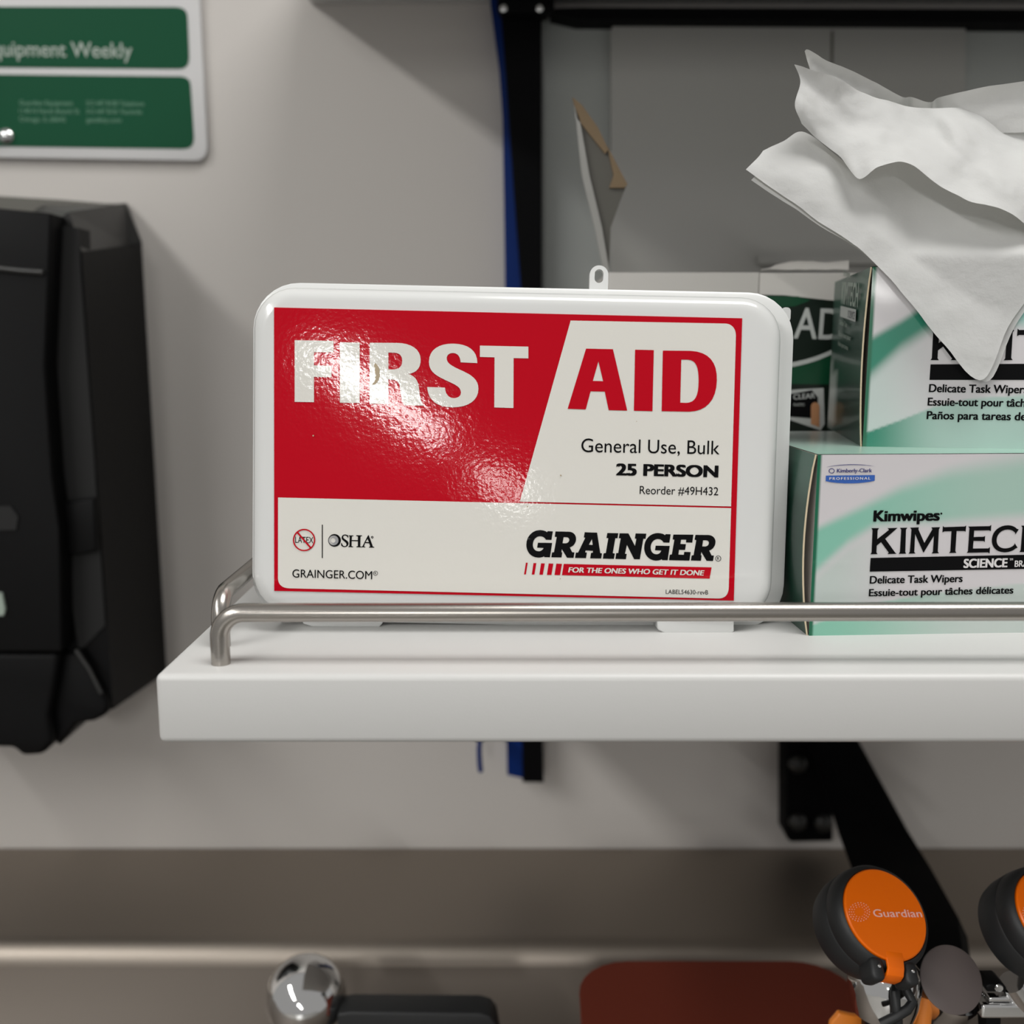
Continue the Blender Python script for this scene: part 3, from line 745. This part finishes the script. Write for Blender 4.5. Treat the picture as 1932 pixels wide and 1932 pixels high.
# crumpled clear film lying on the carton
V = []
for i in range(13):
    for j in range(7):
        x = 1436 + 165 * i / 12; base = interp([(1436, 514), (1480, 503), (1500, 498), (1560, 501), (1600, 498)], x)
        p = atY(x, 514 + (base - 514) * math.sin(math.pi * min(1, j / 3.0) / 2), YB + .002 + .014 * j / 6)
        V.append(p + Vector((0, 0, .0012 * noise.noise(p * 120) + .0016)))
F = [(i * 7 + j, (i + 1) * 7 + j, (i + 1) * 7 + j + 1, i * 7 + j + 1) for i in range(12) for j in range(6)]
tag(mesh('paper_scrap', (V, F), 'card', smooth=2), 'crumpled pale wrapper lying on top of the bandage carton', 'wrapper')

# ================================================================== WALL THINGS
# sign
YS = YW - .006
SgF = Frame(Matrix.Translation((0, YS, 0)))
sign = thing('safety_sign', 'green and white enamel sign high on the wall above the dispenser', 'sign', Matrix.Translation((0, YS, CZ)))
SgF = Frame(Matrix.Translation((0, YS, CZ)))
plate = svg('M-260 -60 L373 -60 L390 270 C391 290 386 303 366 303 L-260 293 Z')[0]
pp = [SgF.uv(a, b) for a, b in plate]
mesh('plate', prism([(a, 0, b) for a, b in pp], [(a, .005, b) for a, b in pp]), 'signw', sign, bevel=.0012)
mesh('green_panel', pfill(SgF, [svg('M-240 12 L330 13 C350 14 353 22 354 34 L357 108 C357 124 350 130 336 130 L-240 125 Z')[0]], -.0004), 'signg', sign)
mesh('green_panel', pfill(SgF, [svg('M-240 138 L340 144 C356 145 359 152 360 164 L366 258 C366 274 360 281 344 281 L-240 273 Z')[0]], -.0004), 'signg', sign)
mesh('lettering', text(SgF, 'Equipment Weekly', (-30, 105), (250, 109), 28, -.0008, .010), 'signt', sign)
for i, (s, a, b) in enumerate((('Guardian Equipment', 37, 138), ('1140 N North Branch St', 37, 150), ('Chicago, IL 60642', 37, 124))):
    mesh('small_lettering', text(SgF, s, (a, 198 + 15.5 * i), (b, 199 + 15.5 * i), 9, -.0008, .0), 'signs', sign)
for i, (s, a, b) in enumerate((('312 447 8100 Telephone', 163, 272), ('312 447 8101 Facsimile', 163, 268), ('gesafety.com', 163, 229))):
    mesh('small_lettering', text(SgF, s, (a, 199 + 15.5 * i), (b, 200 + 15.5 * i), 9, -.0008, .0), 'signs', sign)
bp = SgF.uv(13, 257)
mesh('bolt', lathe([(.0062, 0), (.0062, .002), (.0045, .004), (.001, .005)], 20, Matrix.Translation((bp[0], 0, bp[1])) @ Matrix.Rotation(R(90), 4, 'X')), 'chrome', sign, smooth=1)

# dispenser
dsp = thing('paper_towel_dispenser', 'black plastic towel dispenser mounted on the wall left of the shelf', 'dispenser', Matrix.Identity(4))
YD = .757
XL = -.66
def pv(x, y, Y): return atY(x, y, Y)
# back housing
Xs = pv(155, 475, YD).x
hf = [pv(155, 475, YD), pv(245, 462, .87), pv(268, 458, YW), pv(327, 1180, YW), pv(338, 1268, YW), pv(212, 1338, YD), pv(200, 1180, YD), pv(176, 850, YD)]
for p in hf: p.x = Xs
V = hf; V2 = [Vector((XL, p.y, p.z)) for p in hf]
mesh('housing', prism(V, V2), 'blackp', dsp, smooth=1)
# faceted shoulder
A, B, C, D = pv(130, 400, YD), pv(235, 383, .87), pv(245, 462, .87), pv(155, 475, YD)
E1 = pv(240, 384, YW - .001); E2 = pv(268, 458, YW - .001)
E3 = Vector((A.x - .08, YW - .001, E1.z)); E4 = Vector((A.x - .08, YD + .02, D.z - .01))
Vs = [A, B, C, D, E1, E2, E3, E4]
Fs = [(0, 1, 2, 3), (1, 4, 5, 2), (0, 6, 4, 1), (0, 3, 7), (0, 7, 6), (3, 2, 5, 7), (4, 6, 7, 5)]
mesh('shoulder', (Vs, Fs), 'smoke', dsp, label='faceted dark grey corner')
# sloped grey back plate along the top
mesh('top_trim', pxprism([(-300, 366), (0, 370), (120, 377), (212, 385), (212, 396), (130, 420), (-300, 420)], YW - .03, .029), 'taupe', dsp, label='grey top strip')
# recess, cover, lower parts
mesh('recess', pxprism([(84, 420), (148, 430), (152, 520), (176, 850), (198, 1180), (150, 1230), (110, 1000), (96, 700)], YD - .002, .02), 'blackd', dsp)
mesh('front_cover', pxprism([(-300, 385), (0, 393), (96, 402), (92, 500), (84, 690), (98, 900), (112, 1000), (116, 1230), (-300, 1230)], YD - .022, .05), 'blackp', dsp, bevel=.006)
mesh('cover_highlight', tube([pv(-40, 503, YD - .024), pv(40, 511, YD - .024), (pv(82, 514, YD - .024))], .0022, 10), 'smoke', dsp, smooth=1)  # highlight line of the cover, built as a paler tube
mesh('window', pxprism([(-300, 960), (20, 955), (34, 975), (30, 1000), (-300, 1005)], YD - .0235, .004), 'blackd', dsp)
mesh('badge', pxprism([(-12, 1116), (3, 1120), (9, 1150), (6, 1162), (-12, 1160)], YD - .0245, .003), 'signt', dsp, label='pale grey badge at the left edge')
mesh('side_catch', pxprism([(116, 948), (178, 940), (182, 1040), (140, 1050), (118, 1040)], YD - .008, .02), 'blackp', dsp, bevel=.002)
mesh('lower_cover', pxprism([(-300, 1232), (112, 1232), (104, 1290), (92, 1350), (100, 1400), (80, 1425), (40, 1428), (25, 1412), (-300, 1405)], YD - .018, .06), 'blackp', dsp, bevel=.005)
mesh('lever', pxprism([(112, 1236), (150, 1225), (205, 1330), (200, 1350), (176, 1362), (145, 1366), (130, 1385), (108, 1412), (96, 1380), (100, 1320)], YD - .008, .05), 'blackp', dsp, bevel=.004)
mesh('lever_streak', tube([pv(143, 1226, YD - .012), pv(168, 1262, YD - .012), pv(191, 1308, YD - .012)], .0016, 8), 'smoke', dsp, smooth=1, label='grey streak along the edge')  # thin paler tube along the lever edge

# blue and black upright
up = thing('wall_upright', 'blue and black vertical metal channel on the wall behind the case', 'bracket', Matrix.Identity(4))
mesh('blue_flange', pxprism([(921, -60), (925, 0), (941, 120), (948, 220), (951, 400), (953, 560), (956, 1400), (957, 1462), (992, 1470), (992, -60)], YW - .022, .0218), 'blue', up)
mesh('black_channel', pxprism([(940, -60), (944, 0), (958, 200), (972, 400), (984, 560), (985, 1400), (986, 1476), (1026, 1476), (1024, 1400), (1022, 560), (1021, 0), (1021, -60)], YW - .030, .012), 'blackm', up)
mesh('clamp', pxprism([(936, -60), (1048, -60), (1046, 12), (1030, 26), (946, 24), (938, 10)], YW - .045, .02), 'blackm', up, bevel=.002)
for x in (950, 1018):
    mesh('screw', lathe([(.0028, 0), (.0028, .002), (.001, .003)], 12, Matrix.Translation(pv(x, 17, YW - .046)) @ Matrix.Rotation(R(90), 4, 'X')), 'chrome', up, smooth=1)
hk = thing('cable_hook', 'small blue loop hanging below the shelf beside the upright', 'hook', Matrix.Identity(4))
mesh('loop', tube([pv(905, 1380, YW - .06), pv(905, 1400, YW - .06), pv(904, 1415, YW - .06), pv(905, 1440, YW - .06), pv(907, 1456, YW - .06)], .0022, 10), 'blue', hk, smooth=1)
mesh('bracket', box(pv(905, 1390, YW - .06).x - .004, pv(905, 1390, YW - .06).x + .004, YW - .062, YW, pv(905, 1390, YW - .06).z - .003, pv(905, 1390, YW - .06).z + .005), 'blackm', hk)
# upper shelf
us = thing('upper_shelf', 'pale grey shelf above, only its underside showing at the top', 'shelf', Matrix.Identity(4))
zu = pv(966, 8, YW).z; xu = pv(585, 8, YW).x
mesh('board', box(xu, .8, .47, YW, zu, zu + .03), 'shelf', us, bevel=.002)
mesh('support_bar', pxprism([(1040, 16), (1100, 14), (2100, 18), (2100, 42), (1090, 36), (1040, 24)], YW - .03, .03), 'blackm', us, label='black bar under the shelf')
# grey panels on the wall
gp = thing('wall_panel', 'grey rounded panel on the wall behind the stacked cartons', 'panel', Matrix.Identity(4))
pl = svg('M1152 620 L1152 66 C1153 44 1164 36 1186 36 L1822 44 L1818 620 Z')[0]
mesh('sheet', pxprism(pl, YW - .012, .008), 'panel', gp, bevel=.001)
mesh('seam', pxprism([(1568, 58), (1573, 58), (1572, 128), (1567, 128)], YW - .0125, .002), 'taupe', gp)
tag(mesh('shade_board', pxprism([(1024, 30), (2300, 30), (2300, 640), (1024, 640)], YW - .004, .0039), 'shadew'), 'dull green grey board added for the shade on the wall right of the blue upright', 'board')  # added board, its darker colour holds the shade on this wall
# small white ledge far behind
tag(mesh('cable_trunking', pxprism([(1430, 484), (2100, 484), (2100, 497), (1432, 498)], YW - .02, .008), 'panel'), 'thin pale strip on the wall just above the cartons', 'trunking')

# ================================================================== SINK
sk = thing('steel_sink', 'stainless steel sink deck running along the wall under the shelf', 'sink', Matrix.Identity(4))
zd = pv(966, 1600, YW).z
yf = .722
prof = [(YW - .001, zd), (yf + .018, zd)]
for k in range(1, 9):
    a = k / 8 * R(88); prof.append((yf + .018 - .020 * math.sin(a), zd + .004 * math.sin(a * 2) * .3 - .016 * (1 - math.cos(a))))
prof += [(yf - .010, zd - .03), (yf - .05, zd - .085), (yf - .09, zd - .10), (.30, zd - .11), (.29, zd - .25)]
def strip_mesh(pr):
    n = len(pr); return [(x, a, b) for x in (-1.6, 1.6) for a, b in pr], [(i, i + 1, n + i + 1, n + i) for i in range(n - 1)]
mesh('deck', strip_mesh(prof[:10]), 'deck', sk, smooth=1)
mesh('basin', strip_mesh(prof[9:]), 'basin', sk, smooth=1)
mesh('cabinet', box(-1.6, 1.6, .31, YW - .002, 0, zd - .26), 'panel', sk)
tag(mesh('reflection_tub', loft([([(a, b) for a, b in rring(pv(1315, 1870, .66).x, .575, .082, .045, .03, 6)], 0), ([(a, b) for a, b in rring(pv(1315, 1870, .66).x, .575, .09, .05, .035, 6)], 1)]), 'redreflect'),
    'dull red reflection built as a tub in the sink', 'tub')  # added object: a red-brown reflection in the basin given a solid shape
tub = bpy.data.objects['reflection_tub']
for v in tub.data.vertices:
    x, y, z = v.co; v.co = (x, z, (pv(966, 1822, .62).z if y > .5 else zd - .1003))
# faucet knob
fk = thing('faucet', 'chrome faucet with a polished round ball top in the sink', 'faucet', Matrix.Identity(4))
kc = pv(577, 1880, .62); kr = 76 / FPX * .68
prof = [(max(.0005, kr * math.sin(R(a))), kr * math.cos(R(a))) for a in range(180, -1, -9)]
mesh('ball', lathe(prof, 40, Matrix.Translation(kc)), 'chrome', fk, smooth=1)
mesh('stem', tube([kc - Vector((0, 0, kr * .9)), Vector((kc.x, kc.y, zd - .1002))], .012, 20), 'chrome', fk, smooth=1)
mesh('handle', pxprism([(636, 1914), (660, 1910), (905, 1912), (925, 1918), (936, 1932), (945, 1980), (636, 1980)], .60, .02), 'rubber', fk, bevel=.003, label='black rubber lever')

# ================================================================== EYEWASH
ew = thing('eyewash_fountain', 'chrome eyewash fountain with orange round dust caps under the shelf', 'eyewash', Matrix.Identity(4))
mesh('wall_plate', pxprism([(1484, 1404), (1572, 1404), (1572, 1588), (1492, 1590), (1484, 1582)], YW - .03, .03), 'blackm', ew, bevel=.002)
for x, y in ((1504, 1549), (1552, 1551), (1504, 1440)):
    mesh('bolt', lathe([(.008, 0), (.008, .004), (.005, .007), (.001, .008)], 18, Matrix.Translation(pv(x, y, YW - .0305)) @ Matrix.Rotation(R(90), 4, 'X')), 'smoke', ew, smooth=1)
arm_l = [(1512, 1380, .84), (1560, 1500, .80), (1592, 1600, .75), (1622, 1680, .70), (1680, 1800, .63), (1712, 1862, .58)]
arm_r = [(1608, 1380, .84), (1668, 1490, .80), (1728, 1600, .75), (1772, 1672, .70), (1826, 1770, .63), (1838, 1860, .58)]
V = []
for (a, b) in zip(arm_l, arm_r):
    l, r_ = atY(*a), atY(*b); m = Vector((0, .016, .006))
    V += [l, r_, r_ + m, l + m]
F = [(0, 1, 2, 3), (20, 23, 22, 21)]
for i in range(5):
    o = i * 4
    for k in range(4): F.append((o + k, o + 4 + k, o + 4 + (k + 1) % 4, o + (k + 1) % 4))
mesh('support_arm', (V, F), 'blackm', ew, bevel=.003, label='black diagonal arm from the wall')
TE = .50
ctr = atT(1669.5, 1725, TE)
nrm = (RT * .26 + UP * .598 - FW * .758).normalized()
exv = (RT * .917 - UP * .399).normalized()
eyv = nrm.cross(exv).normalized()
CM = Matrix((exv, eyv, nrm)).transposed().to_4x4(); CM.translation = ctr
# decal frame: y axis away from viewer
DM = Matrix((exv, -nrm, eyv)).transposed().to_4x4(); DM.translation = ctr
CF = Frame(DM)
ri, ro = .0223, .0262
def capset(off, parts):
    T = Matrix.Translation(off)
    body = mesh('dust_cap', lathe([(.010, -.030), (ro - .006, -.030), (ro - .0015, -.027), (ro - .0004, -.022), (ro, -.012), (ro - .0006, -.0110), (ro, -.010), (ro - .0006, -.004),
                                   (ro - .002, -.0012), (ri + .0004, -.0002), (ri - .0004, -.0014), (.001, -.0014)], 64), 'rubber', ew, smooth=1, label='black rubber cap with orange lid')
    body.matrix_basis = T @ CM
    lid = mesh('orange_lid', lathe([(ri - .0002, -.002), (ri - .0002, .0004), (ri - .0008, .0011), (.0005, .0013)], 64), 'orange', body, smooth=1)
    a, b = CF.uv(1684.5, 1797); dv = Vector(CF.uv(1690, 1830)) - Vector((a, b)); dv.normalize(); pr = Vector((-dv.y, dv.x))
    path = [(-.0012, .0011), (.003, .0012), (.0075, .0010), (.0105, -.0010), (.0118, -.0045), (.0118, -.010)]
    wds = [.0050, .0046, .0043, .0045, .0048, .0048]
    V = []
    for (s, h), wd in zip(path, wds):
        c = Vector((a, b)) + dv * s
        for q in (-1, 1):
            e = c + pr * wd * q; V.append((e.x, e.y, h)); 
        for q in (1, -1):
            e = c + pr * wd * q - dv * (.0016 if s > .009 else 0); V.append((e.x, e.y, h - (.0018 if s <= .009 else .0006)))
    F = [(0, 1, 2, 3), tuple(len(V) - 4 + k for k in (3, 2, 1, 0))]
    for i in range(len(path) - 1):
        for k in range(4): F.append((i * 4 + k, i * 4 + 4 + k, i * 4 + 4 + (k + 1) % 4, i * 4 + (k + 1) % 4))
    mesh('lid_tab', (V, F), 'orange', body, bevel=.0004, seg=2)
    for q in (-1, 1):                                       # hinge cheeks beside the tab
        c = Vector((a, b)) + dv * .0075 + pr * q * .0090
        V, F = box(-.0036, .0036, -.0062, .0050, -.013, .0002)
        rot = Matrix.Rotation(math.atan2(dv.y, dv.x) + math.pi / 2, 4, 'Z')
        mesh('hinge_cheek', ([Vector((c.x, c.y, 0)) + (rot @ Vector(p)) for p in V], F), 'rubber', body, bevel=.0026)
        V, F = lathe([(.0009, 0), (.0009, .0006), (.0002, .0009)], 10)
        mesh('hinge_pin', ([Vector((c.x, c.y, .0002)) + p for p in V], F), 'chrome', body, smooth=1)
    def todeck(vf):
        v, f = vf; T2 = CM.inverted() @ DM
        return [T2 @ Vector(p) for p in v], f
    mesh('lettering', todeck(text(CF, 'Guardian', (1649.5, 1730), (1740.5, 1730.5), 13.5, -.0016, .004)), 'pink', body)
    dots = []
    for ring, (rd, n) in enumerate(((19.3, 22), (15.0, 17), (10.8, 12))):
        for k in range(n):
            an = 2 * math.pi * (k + .5 * ring) / n
            dots.append(pfill(CF, [circ(1621.5 + rd * math.cos(an), 1720.5 + rd * .90 * math.sin(an), (1.0, .9, .75)[ring], 6)], -.0016))
    mesh('dotted_emblem', todeck(join(*dots)), 'pink', body)
    return body
capset(Vector((0, 0, 0)), None)
capset(atT(1993.5, 1727, TE) - ctr, None)
def ax(nc):
    n_ = (RT * nc[0] + UP * nc[1] - FW * nc[2]).normalized(); x_ = n_.orthogonal().normalized(); y_ = n_.cross(x_)
    return Matrix((x_, y_, n_)).transposed().to_4x4()
# push button cylinder with flat grey end
m4 = ax((.10, .42, .90)); m4.translation = atT(1795, 1848, .505)
rb = 61 / FPX * .505
mesh('end_plate', lathe([(rb - .0004, -.001), (rb - .0002, 0), (rb - .0008, .0004), (.0005, .0004)], 56, m4), 'capgrey', ew, smooth=1, label='dull grey flat end')
m5 = ax((.03, .80, .60)); m5.translation = atT(1799, 1862, .519)
mesh('chrome_body', lathe([(rb * .86, -.09), (rb * .86, -.010), (rb * .93, -.004), (rb * .93, .0)], 48, m5), 'chrome', ew, smooth=1)
# chrome spray heads under the caps
for dx in (0, 323):
    c = atT(1668 + dx, 1872, .52)
    mesh('spray_head', lathe([(.006, -.013), (.012, -.0125), (.0165, -.009), (.018, -.002), (.0183, .006), (.017, .014), (.012, .020)], 40, Matrix.Translation(c)), 'chrome', ew, smooth=1)
    mesh('stem', tube([c - Vector((0, 0, .012)), c - Vector((0, 0, .08))], .009, 20), 'blackp', ew, smooth=1)
# link bar to the right
bz = atT(1890, 1892, .515)
mesh('link_bar', box(atT(1842, 1892, .515).x, bz.x + .06, bz.y - .006, bz.y + .008, bz.z - .005, bz.z + .003), 'chrome', ew, bevel=.0015)
mesh('upper_bar', box(atT(1856, 1878, .515).x, bz.x + .012, bz.y - .005, bz.y + .009, bz.z + .0035, bz.z + .0065), 'chrome', ew, bevel=.0012)
mesh('bar_pad', pxprism([(1860, 1862), (1868, 1857), (1892, 1857), (1900, 1864), (1898, 1872), (1862, 1872)], bz.y - .008, .012), 'blackp', ew, bevel=.0008)
mesh('pad_screw', lathe([(.0022, 0), (.0018, .0006), (.0008, .0004)], 14, Matrix.Translation(atY(1885, 1864, bz.y - .0082)) @ Matrix.Rotation(R(90), 4, 'X')), 'chrome', ew, smooth=1)
mesh('coupling', tube([atT(1908, 1852, .51), atT(1935, 1895, .515)], .0065, 18), 'chrome', ew, smooth=1)
mesh('bar_post', pxprism([(1860, 1906), (1888, 1908), (1888, 1990), (1864, 1990)], bz.y - .004, .01), 'blackp', ew)
# straps
mesh('cap_strap', tube([atT(1692, 1850, .505), atT(1689, 1875, .497), atT(1690, 1900, .495), atT(1694, 1925, .497), atT(1694, 1960, .50)], .0024, 10), 'rubber', ew, smooth=1)
mesh('cap_strap', tube([atT(1702, 1850, .505), atT(1712, 1872, .498), atT(1722, 1890, .496), atT(1712, 1905, .494), atT(1690, 1918, .494), atT(1662, 1932, .495)], .0024, 10), 'rubber', ew, smooth=1)
mesh('yoke', pxprism([(1640, 1902), (1738, 1902), (1736, 1990), (1636, 1990)], bz.y + .006, .012), 'blackp', ew, bevel=.002)
# orange splash bowl edge
mesh('splash_bowl', join(pxprism([(1560, 1990), (1567, 1932), (1584, 1912), (1610, 1918), (1662, 1924), (1664, 1990)], .492, .004),
                         pxprism([(1688, 1990), (1690, 1930), (1712, 1925), (1736, 1930), (1740, 1990)], .492, .004)), 'orange2', ew, bevel=.001, label='orange plastic bowl rim')
mesh('orange_sleeve', tube([atT(1746, 1878, .52), atT(1742, 1905, .52), atT(1738, 1940, .52)], .0045, 12), 'orange2', ew, smooth=1)

# lower extra: drop the origin of structure-less things is fine
bpy.context.view_layer.update()
